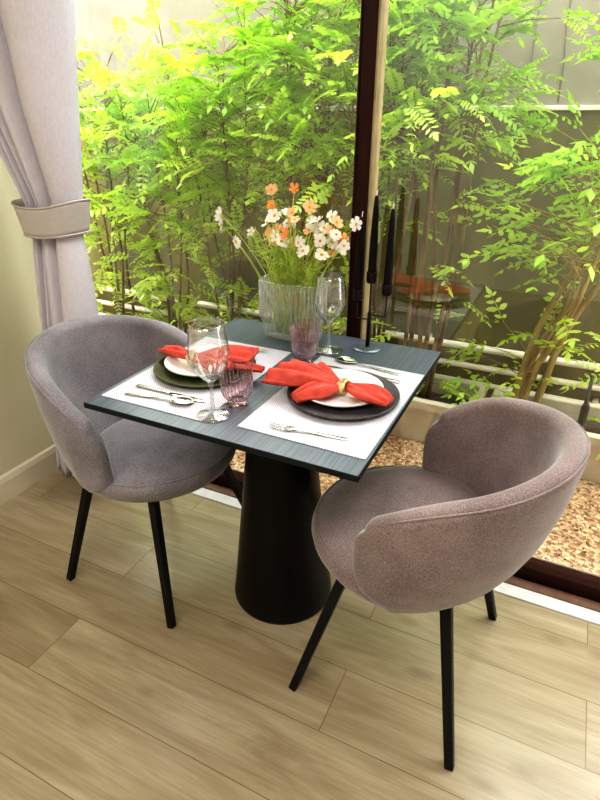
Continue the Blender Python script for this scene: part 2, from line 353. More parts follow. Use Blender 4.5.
# ------------------------------------------------------------------ curtain
def curtain():
    t = thing('curtain', 'lilac grey curtain gathered by a tieback at the left wall', 'curtain', (-.92, .2, 0))
    # outline (left x, right x, fold depth) along the height, in room coordinates
    keys = [(0.02, -1.175, -.82, .050), (.35, -1.13, -.83, .050), (.70, -1.085, -.836, .048), (.95, -1.065, -.845, .036), (1.02, -1.060, -.856, .030),
            (1.08, -1.064, -.850, .028), (1.14, -1.072, -.832, .032), (1.22, -1.09, -.818, .040), (1.40, -1.135, -.793, .055), (1.66, -1.19, -.750, .065), (2.0, -1.205, -.69, .065), (2.50, -1.205, -.55, .06)]
    def at(z):
        for a, c in zip(keys, keys[1:]):
            if z <= c[0]:
                k = (z-a[0])/(c[0]-a[0]); k = max(0, min(1, k)); return [a[i]+(c[i]-a[i])*k for i in (1, 2, 3)]
        return keys[-1][1:]
    def fold(u):
        # broad smooth bay at the window side, narrow pleats toward the wall
        edges = [0, .05, .10, .16, .23, .32, .52, 1.0]
        for i, (a, c) in enumerate(zip(edges, edges[1:])):
            if u <= c+1e-9:
                k = (u-a)/(c-a); return math.sin(PI*k)**(.55 if i < 5 else .42), i
        return 0, 6
    def fn(front):
        def f(u, v):
            z = .02+2.48*v; xl, xr, A = at(z)
            h, i = fold(u)
            x = xl+(xr-xl)*u
            lean = 0.0
            y = .215+.02*math.sin(3*z+i)*0-A*2.0*h*(1.0 if i < 6 else 1.15)+.03*(1-u)
            y += .012*math.sin(2.3*z+1.7*i)
            if v <= .0: y += 0
            return (x+.92, y-.2, z)
        return f
    b = MB(); b.grid(fn(True), 150, 70)
    o = b.build('drape', M['curtain'], t)
    s = o.modifiers.new('solid', 'SOLIDIFY'); s.thickness = .003; s.offset = 0
    # tieback: a closed band round the gathered cloth
    def band(u, v):
        a = 2*PI*u; s_ = 1.0-.05*v
        zc = 1.022+.092*(1-v)-.0*math.cos(a)
        cx, rx, ry = -.948, .134-.022*v, .088-.010*v
        c_, s2 = math.cos(a), math.sin(a)
        x = cx+rx*(abs(c_)**.75)*(1 if c_ >= 0 else -1); y = .192+ry*(abs(s2)**.75)*(1 if s2 >= 0 else -1)
        z = zc+(.012*(abs(c_)**2))*(1-v)+.012*max(0, c_)*1
        return (x+.92, y-.2, z)
    b = MB(); b.grid(band, 72, 8, cu=True)
    o = b.build('tieback', M['tie'], t); s = o.modifiers.new('solid', 'SOLIDIFY'); s.thickness = .008; s.offset = 1
    for k in (0.0, 1.0):
        pts = [Vector(band(i/72, k)) for i in range(73)]
        b = MB(); b.tube(pts, .0035, 6, False); b.build('hem', M['tie'], o)
    b = MB(); b.box(-.30, .5, -.03, .03, 2.50, 2.6, .004); b.build('track', M['strip'], t, False)
curtain()

# ------------------------------------------------------------------ chairs
def make_chair(label, fab, ztop0=.808):
    t = thing('dining_chair', label, 'chair')
    cx, ax, ay = -.035, .288, .285     # chair faces +x
    TH = 1.95
    def ztop(s):
        a = abs(s)*TH*(1-.065*abs(s)**3)
        z = ztop0-.075*(1-math.cos(a))
        if a > 1.15: z -= (.062+(ztop0-.808)*.9)*((a-1.15)/.67)**2
        return z
    KB = [(.386, .46), (.41, .585), (.45, .70), (.50, .80), (.56, .885), (.65, .965), (.72, 1.0), (.82, 1.035)]
    KS = [(.386, .70), (.41, .86), (.45, .95), (.50, .985), (.56, 1.0), (.65, 1.01), (.72, 1.01), (.82, 1.01)]
    def rad(z, a):
        w = max(0, math.cos(a))**.8
        for p, q, p2, q2 in zip(KB, KB[1:], KS, KS[1:]):
            if z <= q[0] or q is KB[-1]:
                f = max(0, (z-p[0])/(q[0]-p[0])); f = min(1, f)
                return (p[1]+(q[1]-p[1])*f)*w+(p2[1]+(q2[1]-p2[1])*f)*(1-w)
    def pt(s, z, inset, v):
        sgn = 1 if s >= 0 else -1
        # arm fronts: rounded outline, widest at mid height
        e = 1-.055*max(0, (v-.66)/.34)**3.2-.26*max(0, (.42-v)/.42)**1.8
        a = sgn*abs(s)*TH*(1-(1-e)*abs(s)**3)
        r = rad(z, a)
        x = -(ax*r-inset)*math.cos(a); y = (ay*r-inset)*math.sin(a)
        return (x+cx, y, z)
    NP = 30
    def prof(w):                     # w in 0..1 round the closed section -> (v height fraction, side 0 outer..1 inner)
        if w < .42: return w/.42, 0
        if w < .58: return 1, (w-.42)/.16
        return 1-(w-.58)/.42, 1
    def fn(u, w):
        s = -1+2*u
        v, side = prof(w)
        T = .050
        edge = max(0, (abs(s)-.955)/.045)
        tt = T*math.sqrt(max(0, 1-edge**2))*1.0+.0006
        off = (T-tt)/2
        zt = ztop(s); zb = .388
        if side in (0, 1):
            z = zb+(zt-T*.5-zb)*v
            ins = off if side == 0 else off+tt
            z = z if side == 0 else max(z, .40)
        else:
            a = PI*side; z = zt-T*.5+math.sin(a)*T*.5*math.sqrt(max(0.0, 1-edge**2)); ins = off+tt*(1-math.cos(a))/2
        return pt(s, z, ins, v)
    ws = [i/54*.42 for i in range(0, 55, 3)]
    b = MB(); nu, nw = 141, 64
    b.grid(fn, nu, nw, cv=True)
    b.f += [tuple(range(nw-1, -1, -1)), tuple((nu-1)*nw+k for k in range(nw))]; b.m += [0, 0]
    o = fix_normals(b.build('backrest', fab, t))
    # stitched seam along the rim
    pts = []
    for i in range(90):
        s = -.945+1.89*i/89; zt = ztop(s); pts.append(pt(s, zt-.010, .003, 1))
    b = MB(); b.tube(pts, [.0026*min(1, (min(i, 89-i)+.1)/8) for i in range(90)], 6); b.build('rim_seam', fab, o)
    # seat cushion
    prof_ = [(0, .500), (.08, .499), (.16, .494), (.215, .486), (.243, .476), (.256, .464), (.261, .452), (.256, .43), (.240, .405), (.215, .388), (.18, .377), (.12, .372), (0, .371)]
    b = MB(); b.lathe(prof_, 72, (cx+.040, 0, 0), sx=.985, sy=.99)
    b.v = [(x if x > cx+.04 else cx+.04+(x-cx-.04)*.74, y, z) for x, y, z in b.v]
    se = fix_normals(b.build('seat', fab, t))
    pts = [(cx+.040+.2525*.985*math.cos(a)*(1 if math.cos(a) > 0 else .74), .2525*.99*math.sin(a), .4705) for a in [2*PI*k/72 for k in range(73)]]
    b = MB(); b.tube(pts, .003, 6, False); b.build('piping', fab, se)
    b = MB(); b.lathe([(0, .372), (.17, .372), (.18, .366), (.17, .360), (0, .360)], 40); b.build('base_plate', M['black'], t, False)
    for sx in (1, -1):
        for sy in (1, -1):
            b = MB(); b.bar((sx*.118-.008, sy*.150, .412), (sx*.2135, sy*.252, .0), .026, .026, .021)
            l = fix_normals(b.build('leg', M['black'], t, False)); bevel(l, .002, 1)
    return t
lc = make_chair('lilac grey upholstered tub chair on black legs beside the curtain', M['fab_l'])
lc.location = (-.436, -.034, 0); lc.rotation_euler = (0, 0, math.radians(-1.5))
rc = make_chair('mauve grey upholstered tub chair on black legs standing nearest the camera', M['fab_r'], .794)
rc.location = (.416, -.070, 0); rc.rotation_euler = (0, 0, PI-math.radians(3))

# ------------------------------------------------------------------ table
t = thing('dining_table', 'square slate blue dining table on a black cone pedestal', 'table', (0, 0, 0))
b = MB(); b.box(-.35, .35, -.35, .35, H-.015, H, .0012); b.m = [0 if all(abs(b.v[i][2]-H) < 1e-4 for i in f) else 1 for f in b.f]
b.build('tabletop', [M['table'], M['table_edge']], t, False)
b = MB(); b.lathe([(0, 0), (.150, 0), (.157, .004), (.158, .012), (.152, .05), (.079, .740), (.079, .7515), (0, .7515)], 64)
p = b.build('pedestal', M['pedestal'], t); fix_normals(p)
b = MB(); b.lathe([(0, .7425), (.11, .7425), (.11, .7515), (0, .7515)], 40); b.build('mounting_plate', M['black'], p, False)

# ------------------------------------------------------------------ place settings
E_ = .0004
def placemat(x0, x1, y0, y1, label, rz=0):
    t = MB(); w, d = (x1-x0)/2, (y1-y0)/2; t.box(-w, w, -d, d, 0, .0016)
    o = t.build('placemat', M['mat'], None, False, ((x0+x1)/2, (y0+y1)/2, H+E_)); o.rotation_euler = (0, 0, rz)
    return tag(o, label, 'placemat', 'woven placemats')
placemat(.045, .345, -.290, .163, 'pale woven placemat under the dark charger plate nearest camera', math.radians(-.5))
placemat(-.335, -.040, -.305, .148, 'pale woven placemat under the leaf tinted charger plate in front of the curtain side chair')
MZ = H+.0025
def plate(name, cx, cy, r, z, rise, m, label, cat, group, foot=.6):
    t = MB(); th = .004
    pr = [(0, .004), (r*.66, .004), (r*.78, .004+rise*.25), (r*.97, .004+rise), (r, .004+rise+.001), (r*1.003, .002+rise), (r*.985, rise-.001), (r*.80, rise*.25-.0005), (r*.68, .0004), (r*foot, 0), (0, 0)]
    pr = [(a, z_+.0) for a, z_ in pr]
    t.lathe(pr, 64)
    o = fix_normals(t.build(name, m, None, True, (cx, cy, z))); return tag(o, label, cat, group)
plate('charger_plate', .200, -.052, .136, MZ, .009, M['charger'], 'dark grey charger plate on the mat nearest the camera', 'plate', 'charger plates')
plate('side_plate', .192, -.046, .103, MZ+.0046, .015, M['plate'], 'white plate stacked on the dark grey charger', 'plate', 'white plates')
plate('charger_plate', -.195, -.062, .136, MZ, .009, M['charger_tinted'], 'dark grey charger plate with painted green leaf reflections on the mat by the curtain side chair', 'plate', 'charger plates')
plate('side_plate', -.205, -.055, .103, MZ+.0046, .015, M['plate'], 'white plate stacked on the leaf tinted charger', 'plate', 'white plates')

def smooth(x): x = max(0, min(1, x)); return x*x*(3-2*x)
def lobe(name, parent, A, B, z0, z1, w0, wm, w1, h0, hm, h1, folds, amp, seed, sag=0.0, tipcut=0.0):
    """one gathered wing of cloth from the ring A to its tip edge B: a flattened, pleated sleeve"""
    rnd = random.Random(seed); A = Vector(A); B = Vector(B); d = (B-A); n = Vector((-d.y, d.x)).normalized()
    ph = [rnd.uniform(0, 6.28) for _ in range(4)]
    def q(a, m, c, u): return (a*(1-u)**2+2*m*u*(1-u)*1.0+c*u*u)
    def fn(u, w):
        a = 2*PI*w; c, s = math.cos(a), math.sin(a)
        W = q(w0, wm, w1, u)/2; Hh = q(h0, hm, h1, u)/2
        pl = amp*1.5*smooth(u*1.6)*(1.5*abs(math.sin(folds*c*1.9+ph[0]+1.1*u))-.9)+.7*amp*(abs(math.sin(folds*2.7*c+ph[1]-1.6*u))-.6)*(1 if s > 0 else .2)
        x = A+d*(u+tipcut*c*u*u)
        p = x+n*(c*W*(1+.10*math.sin(5*u+ph[2])))
        z = z0+(z1-z0)*u+s*Hh+pl*(1 if s > -.3 else .3)+sag*math.sin(PI*u)
        return (p.x, p.y, z)
    b = MB(); nu, nw = 28, 64; b.grid(fn, nu, nw, cv=True)
    b.f += [tuple(range(nw-1, -1, -1)), tuple((nu-1)*nw+k for k in range(nw))]; b.m += [0, 0]
    return fix_normals(b.build(name, M['napkin'], parent))
def ring(parent_label, loc, rz, group):
    t = thing('napkin_ring', parent_label, 'napkin ring', loc, rz, group)
    def fn(u, v):
        a = 2*PI*u; c = 2*PI*v; R = .0165; r = .0042
        return ((.011+.002*math.sin(3*a))*math.cos(c)*.9, (R+r*math.sin(c))*math.cos(a)*1.12, (R+r*math.sin(c))*math.sin(a)*.92)
    b = MB(); b.grid(fn, 36, 12, True, True); b.build('band', M['ring'], t)
    # small carved bead row on top
    for k in (-1, 0, 1):
        b = MB(); b.lathe([(0, .005), (.0045, .0035), (.006, 0), (.0045, -.0035), (0, -.005)], 12, (0, k*.0095, .0195-abs(k)*.003))
        b.build('bead', M['ring'], t)
    return t
PZ = MZ+.0046+.006      # white plate surface
# near setting
t = thing('napkin', 'red orange cloth napkin bunched on the white plate nearest the camera', 'napkin', (.204, -.06, PZ+.006), 0, 'red napkins')
lobe('wing', t, (-.012, -.002), (-.170, -.018), .016, .030, .026, .115, .122, .022, .040, .026, 2.2, .0075, 3, .006, .10)
lobe('wing', t, (-.010, .004), (-.112, .092), .014, .016, .020, .040, .040, .012, .014, .007, 1.2, .003, 7, .002)
lobe('wing', t, (-.012, -.006), (-.085, -.098), .015, .008, .026, .085, .036, .018, .034, .012, 1.6, .006, 9, .006)
lobe('tail', t, (.010, 0), (.122, -.032), .016, .014, .022, .105, .045, .022, .036, .012, 2.0, .0045, 5, .004)
ring('carved pale wooden ring round the red napkin nearest the camera', (.204, -.06, PZ+.0215), math.radians(-12), 'napkin rings')
# far setting
t = thing('napkin', 'red orange cloth napkin spread behind the left wine glass', 'napkin', (-.225, -.075, PZ+.006), 0, 'red napkins')
lobe('wing', t, (.012, 0), (.150, .065), .018, .024, .022, .10, .105, .020, .036, .020, 2.4, .007, 13, .006, .08)
lobe('wing', t, (.012, -.004), (.205, .018), .014, .012, .022, .07, .030, .016, .026, .008, 1.6, .005, 17, .004)
lobe('wing', t, (.012, -.004), (.130, -.020), .018, .020, .022, .085, .06, .018, .034, .014, 2.0, .006, 11, .006)
lobe('tail', t, (-.010, 0), (-.110, .018), .018, .014, .022, .070, .040, .022, .030, .012, 1.8, .004, 19, .004)
ring('carved pale wooden ring round the red napkin by the curtain side chair', (-.225, -.075, PZ+.0215), math.radians(8), 'napkin rings')

# ------------------------------------------------------------------ cutlery (each lies along +x from handle to head)
CZ = MZ
def blade_shape(b, pts, z0=0.0, th=.0022):
    """flat ribbon through (x, half width, z) stations"""
    vs = []; 
    for x, w, z in pts: vs += [(x, -w, z0+z), (x, w, z0+z), (x, w*.75, z0+z+th), (x, -w*.75, z0+z+th)]
    fs = []
    n = len(pts)
    for i in range(n-1):
        for k in range(4):
            l = (k+1) % 4; fs.append((i*4+k, i*4+l, i*4+4+l, i*4+4+k))
    fs += [(3, 2, 1, 0), tuple((n-1)*4+k for k in range(4))]
    b.add(vs, fs)
HANDLE = [(0, .0045, .0002), (.004, .0058, .0002), (.05, .0050, .001), (.095, .0033, .003)]
def spoon(label, P, Q, group='table cutlery'):
    P, Q = Vector(P), Vector(Q); L = (Q-P).length; t = thing('spoon', label, 'spoon', (P.x, P.y, CZ), math.atan2((Q-P).y, (Q-P).x), group)
    b = MB(); h = [(x*L/.19, w, z) for x, w, z in HANDLE]+[(L*.70, .0032, .004)]; blade_shape(b, h); bevel(fix_normals(b.build('handle', M['steel'], t)), .0008, 1)
    b = MB(); bl, bw = L*.17, .0195
    def fn(u, v):
        a = 2*PI*u; r = v; x = L*.845+bl*math.cos(a)*r*(1-.0*r); y = bw*math.sin(a)*r*(1+.12*math.cos(a)); z = .0015+.0065*r**2.2
        return (x, y, z)
    b.grid(fn, 28, 8, True); o = b.build('bowl', M['steel'], t); s = o.modifiers.new('s', 'SOLIDIFY'); s.thickness = .0014; s.offset = 1
def knife(label, P, Q, group='table cutlery'):
    P, Q = Vector(P), Vector(Q); L = (Q-P).length; t = thing('knife', label, 'knife', (P.x, P.y, CZ), math.atan2((Q-P).y, (Q-P).x), group)
    b = MB(); blade_shape(b, [(0, .0050, 0), (.004, .0066, 0), (L*.45, .0052, 0), (L*.50, .0046, 0)], 0, .0048); bevel(fix_normals(b.build('handle', M['steel'], t)), .001, 1)
    b = MB(); blade_shape(b, [(L*.50, .0046, .001), (L*.56, .0085, .001), (L*.85, .0090, .001), (L*.95, .0062, .001), (L, .0012, .001)], 0, .0012); fix_normals(b.build('blade', M['steel'], t))
def fork(label, P, Q, group='table cutlery'):
    P, Q = Vector(P), Vector(Q); L = (Q-P).length; t = thing('fork', label, 'fork', (P.x, P.y, CZ), math.atan2((Q-P).y, (Q-P).x), group)
    b = MB(); h = [(x*L/.19, w, z) for x, w, z in HANDLE]+[(L*.64, .0030, .0045), (L*.70, .0085, .004), (L*.76, .0115, .0025)]; blade_shape(b, h, 0, .0018); bevel(fix_normals(b.build('handle', M['steel'], t)), .0007, 1)
    for k in range(4):
        y = -.0093+k*.0062; b = MB()
        b.tube([(L*.75, y, .0035), (L*.86, y, .0025), (L*.95, y, .004), (L, y*.98, .0065)], [.0017, .0015, .0013, .0006], 6); b.build('tine', M['steel'], t)
fork('steel fork lying on the front edge of the near placemat', (.284, -.237), (.110, -.258))
spoon('steel spoon lying behind the plate on the near placemat', (.290, .130), (.098, .158))
knife('steel knife lying between the spoon and plate on the near placemat', (.302, .083), (.085, .100))
knife('steel knife beside the leaf tinted charger plate', (-.290, -.226), (-.085, -.226))
spoon('steel spoon on the front edge of the mat by the curtain side chair', (-.285, -.275), (-.106, -.246))
fork('steel fork lying at the back edge of the left placemat', (-.285, .112), (-.100, .118))

# ------------------------------------------------------------------ glasses
def wine_glass(label, x, y, k=1.0):
    t = thing('wine_glass', label, 'wine glass', (x, y, H+E_), 0, 'wine glasses')
    b = MB(); b.lathe([(0, 0), (.038, 0), (.0395, .0012), (.036, .003), (.018, .006), (.007, .011)], 48); b.build('foot', M['wine'], t)
    b = MB(); b.lathe([(.007, .011), (.0045, .020), (.0038, .045), (.0040, .068), (.0062, .080), (.0095, .0875)], 20); b.build('stem', M['wine'], t)
    b = MB(); b.lathe([(0, .0855), (.006, .0862), (.0125, .090), (.022, .099), (.032, .112), (.0405, .129), (.0445, .145), (.0450, .158), (.0430, .180), (.0395, .205), (.0375, .221), (.0369, .2212)], 56)
    bw = b.build('bowl', M['wine'], t)
    pts = [(.0373*math.cos(a), .0373*math.sin(a), .2212) for a in [2*PI*i/56 for i in range(57)]]
    b = MB(); b.tube(pts, .0007, 6, False); b.build('rim', M['wine'], bw)
    return t
wine_glass('clear stemmed wine glass standing on the front corner of the left placemat', -.033, -.268)
wine_glass('clear stemmed wine glass standing beside the flower vase', .048, .216)
def tumbler(label, x, y, hgt=.103):
    t = thing('tumbler', label, 'tumbler', (x, y, H+E_), 0, 'pink ribbed tumblers')
    rib = lambda a, z: (.028*math.cos(26*a) if .024 < z < hgt-.014 else 0)
    s = hgt/.103
    pr = [(.0205, .0145), (.027, .020), (.0335, .030*s), (.0362, .042*s), (.0372, .060*s), (.0380, .086*s), (.0385, .095*s), (.0388, .103*s)]
    b = MB(); b.lathe(pr, 96)
    for k in range(26):
        a = 2*PI*(k+.5)/26; b.tube([(r_*1.012*math.cos(a), r_*1.012*math.sin(a), z_) for r_, z_ in pr[1:-1]], .0010, 5, True, 1)
    b.build('bowl', [M['tumbler'], M['tumbler_rib']], t)
    b = MB(); b.lathe([(0, 0), (.025, 0), (.0270, .0015), (.0265, .004), (.0215, .009), (.0190, .012), (.0205, .0145), (0, .016)], 40); b.build('foot', M['tumbler'], t)
    return t
tumbler('small pink ribbed tumbler beside the left wine glass', -.012, -.196, .098)
tumbler('small pink ribbed tumbler in front of the flower vase', .021, .108, .112)

# ------------------------------------------------------------------ vase and flowers
VX, VY = -.098, .272
def oval(a, rx, ry):
    c, s = math.cos(a), math.sin(a); e = .72
    return rx*math.copysign(abs(c)**e, c), ry*math.copysign(abs(s)**e, s)
def vase():
    t = thing('flower_vase', 'oval ribbed clear glass vase holding the cosmos flowers', 'vase', (VX, VY, H+E_))
    prof = [(.0, .885), (.002, .90), (.036, .905), (.042, .915), (.047, .955), (.055, .995), (.066, 1.0), (.175, 1.0), (.179, .995)]
    n = 416
    def wall(zs, rib):
        b = MB(); vs = []; fs = []
        for z, k in zs:
            for i in range(n):
                a = 2*PI*i/n; x, y = oval(a, .106*k, .052*k)
                r = 1+(rib*math.cos(52*a) if rib else 0)
                vs.append((x*r, y*r, z))
        for j in range(len(zs)-1):
            for i in range(n):
                l = (i+1) % n; fs.append((j*n+i, j*n+l, j*n+n+l, j*n+n+i))
        b.add(vs, fs); return b
    o_ = wall([(.050, .955), (.056, .99), (.066, 1.0), (.10, 1.0), (.168, 1.0), (.174, 1.0)], 0)
    for k in range(44):
        x, y = oval(2*PI*(k+.5)/44, .1065, .0525); o_.tube([(x*.99, y*.99, .058), (x, y, .070), (x, y, .172)], .0013, 5, True, 1)
    o = o_.build('body', [M['vase'], M['vase_rib']], t)
    b = wall([(.002, .86), (.004, .885), (.012, .895), (.040, .895), (.046, .91), (.050, .955)], .010)
    b.f.append(tuple(range(n))); b.m.append(0); b.build('base', M['vase'], t)
    pts = [(*oval(2*PI*i/90, .106, .052), .175) for i in range(91)]
    b = MB(); b.tube(pts, .0022, 8, False); b.build('rim', M['vase'], o)
vase()
rnd = random.Random(11)
def bez(A, Bm, D, n=9):
    A, Bm, D = Vector(A), Vector(Bm), Vector(D)
    return [A*(1-t)**2+Bm*2*t*(1-t)+D*t*t for t in [i/(n-1) for i in range(n)]]
def flower(P, nrm, r, kind, label, group, petals=8):
    """one stem: root in the vase, bending out through the mouth to the bloom"""
    base = Vector((VX+rnd.uniform(-.06, .06), VY+rnd.uniform(-.022, .022), H+.012))
    t = thing('cosmos_flower', label, 'flower', base, 0, group)
    P = Vector(P)-base; nrm = Vector(nrm).normalized()
    mouth = Vector((max(-.08, min(.08, (P.x+base.x-VX)*.45))+VX-base.x, rnd.uniform(-.02, .02), .19))
    pts = bez((0, 0, 0), mouth*1.0, P)
    b = MB(); b.tube(pts, [.0017]*5+[.0012]*4, 5); b.build('stem', M[rnd.choice(['stem', 'stem_y'])], t)
    u = nrm.orthogonal().normalized(); w = nrm.cross(u); a0 = rnd.uniform(0, 6.28)
    b = MB(); cup = rnd.uniform(-.15, .7)
    for k in range(petals):
        a = a0+2*PI*k/petals+rnd.uniform(-.1, .1); d = u*math.cos(a)+w*math.sin(a); s = nrm.cross(d); rr = r*rnd.uniform(.88, 1.1); hw = rr*(.30 if petals > 6 else .36)
        tw = rnd.uniform(-.15, .15)
        def pp(q, side): return P+d*(rr*q)+s*(hw*side)+nrm*(rr*(cup*q*q+tw*side*q-.10*abs(side)*q))
        st = [(.08, .15), (.38, .62), (.70, 1.0), (.93, .82), (1.0, .45)]
        vs = []
        for q, wd in st: vs += [pp(q, -wd), pp(q*(.97 if q > .9 else 1), 0), pp(q, wd)]
        fs = []
        for j in range(4): fs += [(j*3, j*3+1, j*3+4, j*3+3), (j*3+1, j*3+2, j*3+5, j*3+4)]
        b.add(vs, fs)
    b.build('petals', M[kind], t)
    b = MB(); er = r*.22
    vs = []; 
    for j, (rr_, hh) in enumerate([(1, 0), (.8, .5), (.35, .8)]):
        for k in range(8):
            a = 2*PI*k/8; vs.append(P+(u*math.cos(a)+w*math.sin(a))*er*rr_+nrm*(er*hh))
    fs = [(j*8+k, j*8+(k+1) % 8, j*8+8+(k+1) % 8, j*8+8+k) for j in range(2) for k in range(8)]+[tuple(range(16, 24))]
    b.add(vs, fs); b.build('eye', M['fl_eye'], t)
    return t
# outlying blooms one can point at
flower((-.330, .262, 1.118), (-.5, -.7, .3), .021, 'fl_white', 'white cosmos bloom furthest out on the curtain side, upper of its pair', 'white cosmos')
flower((-.328, .258, 1.088), (-.6, -.7, .0), .022, 'fl_white', 'white cosmos bloom furthest out on the curtain side, lower of its pair', 'white cosmos')
flower((-.278, .255, 1.044), (-.3, -.8, -.1), .021, 'fl_white', 'white cosmos bloom hanging lowest outside the vase mouth', 'white cosmos')
flower((-.229, .262, 1.076), (-.2, -.8, .5), .016, 'fl_white', 'half closed cream white cosmos bloom beside the hanging one', 'white cosmos', 5)
flower((-.168, .280, 1.194), (.1, -.8, .4), .018, 'fl_peach', 'peach cosmos bloom rising highest above the vase', 'peach cosmos', 6)
flower((-.166, .275, 1.150), (-.2, -.8, .3), .018, 'fl_orange', 'orange cosmos bloom just below the highest peach bloom', 'orange cosmos', 6)
flower((-.105, .300, 1.196), (.3, -.7, .5), .015, 'fl_orange', 'small orange cosmos bloom at the top beside the highest peach one', 'orange cosmos', 5)
flower((.098, .262, 1.122), (.6, -.7, .2), .019, 'fl_white', 'white cosmos bloom furthest out in front of the window mullion', 'white cosmos', 6)
flower((.066, .262, 1.062), (.5, -.7, .1), .017, 'fl_white', 'white cosmos bloom low beside the right wine glass', 'white cosmos', 6)
LAB = {'fl_white': ('white cosmos bloom in the full middle of the bouquet in the ribbed vase', 'white cosmos in the bouquet middle'),
       'fl_peach': ('peach cosmos bloom in the full middle of the bouquet in the ribbed vase', 'peach cosmos in the bouquet middle'),
       'fl_orange': ('orange cosmos bloom in the full middle of the bouquet in the ribbed vase', 'orange cosmos in the bouquet middle')}
spots = [(-.198,1.098,'w'),(-.188,1.072,'p'),(-.180,1.110,'w'),(-.172,1.040,'p'),(-.160,1.088,'p'),(-.150,1.066,'w'),(-.148,1.128,'w'),(-.135,1.100,'w'),
         (-.128,1.132,'w'),(-.118,1.062,'w'),(-.110,1.116,'p'),(-.098,1.085,'o'),(-.094,1.138,'p'),(-.088,1.046,'o'),(-.080,1.112,'w'),(-.070,1.060,'w'),
         (-.066,1.128,'p'),(-.058,1.090,'p'),(-.044,1.044,'w'),(-.040,1.112,'w'),(-.030,1.078,'w'),(-.022,1.122,'w'),(-.016,1.050,'p'),(-.010,1.100,'w'),
         (.000,1.072,'w'),(.008,1.128,'w'),(.014,1.040,'w'),(.018,1.096,'p'),(.026,1.068,'w'),(.032,1.118,'p'),(.038,1.044,'w'),(.044,1.092,'w'),(.020,1.030,'p'),(-.118,1.040,'p'),(-.060,1.150,'p'),(.048,1.075,'o')]
for x, z, c in spots:
    k = {'w': 'fl_white', 'p': 'fl_peach', 'o': 'fl_orange'}[c]
    y = VY+rnd.uniform(-.055, .045)
    flower((x, y, z), (rnd.uniform(-.9, .9)+(x-VX)*2, -.7+rnd.uniform(-.3, .5), rnd.uniform(-.1, 1.2)), rnd.uniform(.016, .022), k, *LAB[k], petals=rnd.choice([6, 7, 8]))
# feathery filler greenery
b = MB()
for i in range(85):
    x0 = VX+rnd.uniform(-.075, .075); y0 = VY+rnd.uniform(-.028, .028); z0 = H+rnd.uniform(.01, .03)
    x1 = VX+(x0-VX)*rnd.uniform(1.0, 2.2)+rnd.uniform(-.035, .035); y1 = VY+(y0-VY)*1.6+rnd.uniform(-.03, .02); z1 = H+rnd.uniform(.20, .32)
    pts = bez((x0, y0, z0), (x0*.6+VX*.4, y0, H+.17), (x1, y1, z1), 8); mi = rnd.choice([0, 0, 1, 1])
    b.tube(pts, [.0011]*4+[.0008]*3+[.0003], 4, False, mi)
    for j in range(4, 8):
        for q in range(4):
            P = pts[j]+(pts[j-1]-pts[j])*rnd.random(); d = Vector((rnd.uniform(-1, 1), rnd.uniform(-.8, .8), rnd.uniform(.1, 1))).normalized()*rnd.uniform(.014, .034)
            s = d.cross(Vector((rnd.uniform(-1, 1), rnd.uniform(-1, 1), .3))).normalized()*.0013
            b.add([P-s*.5, P+s*.5, P+d*.6+s, P+d, P+d*.6-s], [(0, 1, 2, 3, 4)], mi)
o = b.build('foliage', [M['stem'], M['stem_y']])
tag(o, 'feathery green cosmos foliage filling the mouth of the ribbed vase', 'foliage', None, 'stuff')

# ------------------------------------------------------------------ candle holder
t = thing('candle_holder', 'black three armed candle holder on a round metal base', 'candle holder', (.144, .283, H+E_))
b = MB(); b.lathe([(0, 0), (.043, 0), (.0445, .0012), (.0435, .0028), (.030, .0045), (.008, .0055), (0, .0055)], 48); fix_normals(b.build('base', M['disc'], t))
b = MB(); b.lathe([(0, .004), (.0062, .004), (.0058, .108), (.0030, .112), (.0030, .196), (0, .196)], 20); b.build('stem', M['black'], t)
def cup(x, y, z):
    b = MB(); b.lathe([(0, 0), (.006, .000), (.0125, .003), (.0145, .008), (.0148, .032), (.0128, .034), (.0126, .012), (0, .011)], 28, (x, y, z)); fix_normals(b.build('cup', M['cup'], t))
for P in ([(0, 0, .102), (.044, .0, .102), (.047, 0, .106), (.048, 0, .166)], [(0, 0, .088), (-.036, .006, .086), (-.040, .006, .090), (-.040, .006, .140)]):
    b = MB(); b.tube(P, .0021, 8); b.build('arm', M['black'], t)
CU = [(0, 0, .194), (.047, 0, .164), (-.040, .006, .137)]
labs = ['tall black taper candle on the middle stem, highest of the three', 'tall black taper candle on the outer window side arm, away from the mullion', 'tall black taper candle in front of the window mullion, lowest of the three']
for (x, y, z), lb in zip(CU, labs):
    cup(x, y, z)
    k = thing('taper_candle', lb, 'candle', (.144+x, .283+y, H+E_+z+.0112), 0, 'black taper candles')
    b = MB(); b.lathe([(0, 0), (.0115, 0), (.0118, .02), (.0105, .10), (.0075, .19), (.0052, .217), (.003, .222), (0, .2225)], 24); fix_normals(b.build('wax', M['candle'], k))
    b = MB(); b.tube([(0, 0, .221), (.0006, 0, .229), (.002, 0, .236)], [.0014, .0014, .0010], 6); b.build('wick', M['wick'], k)

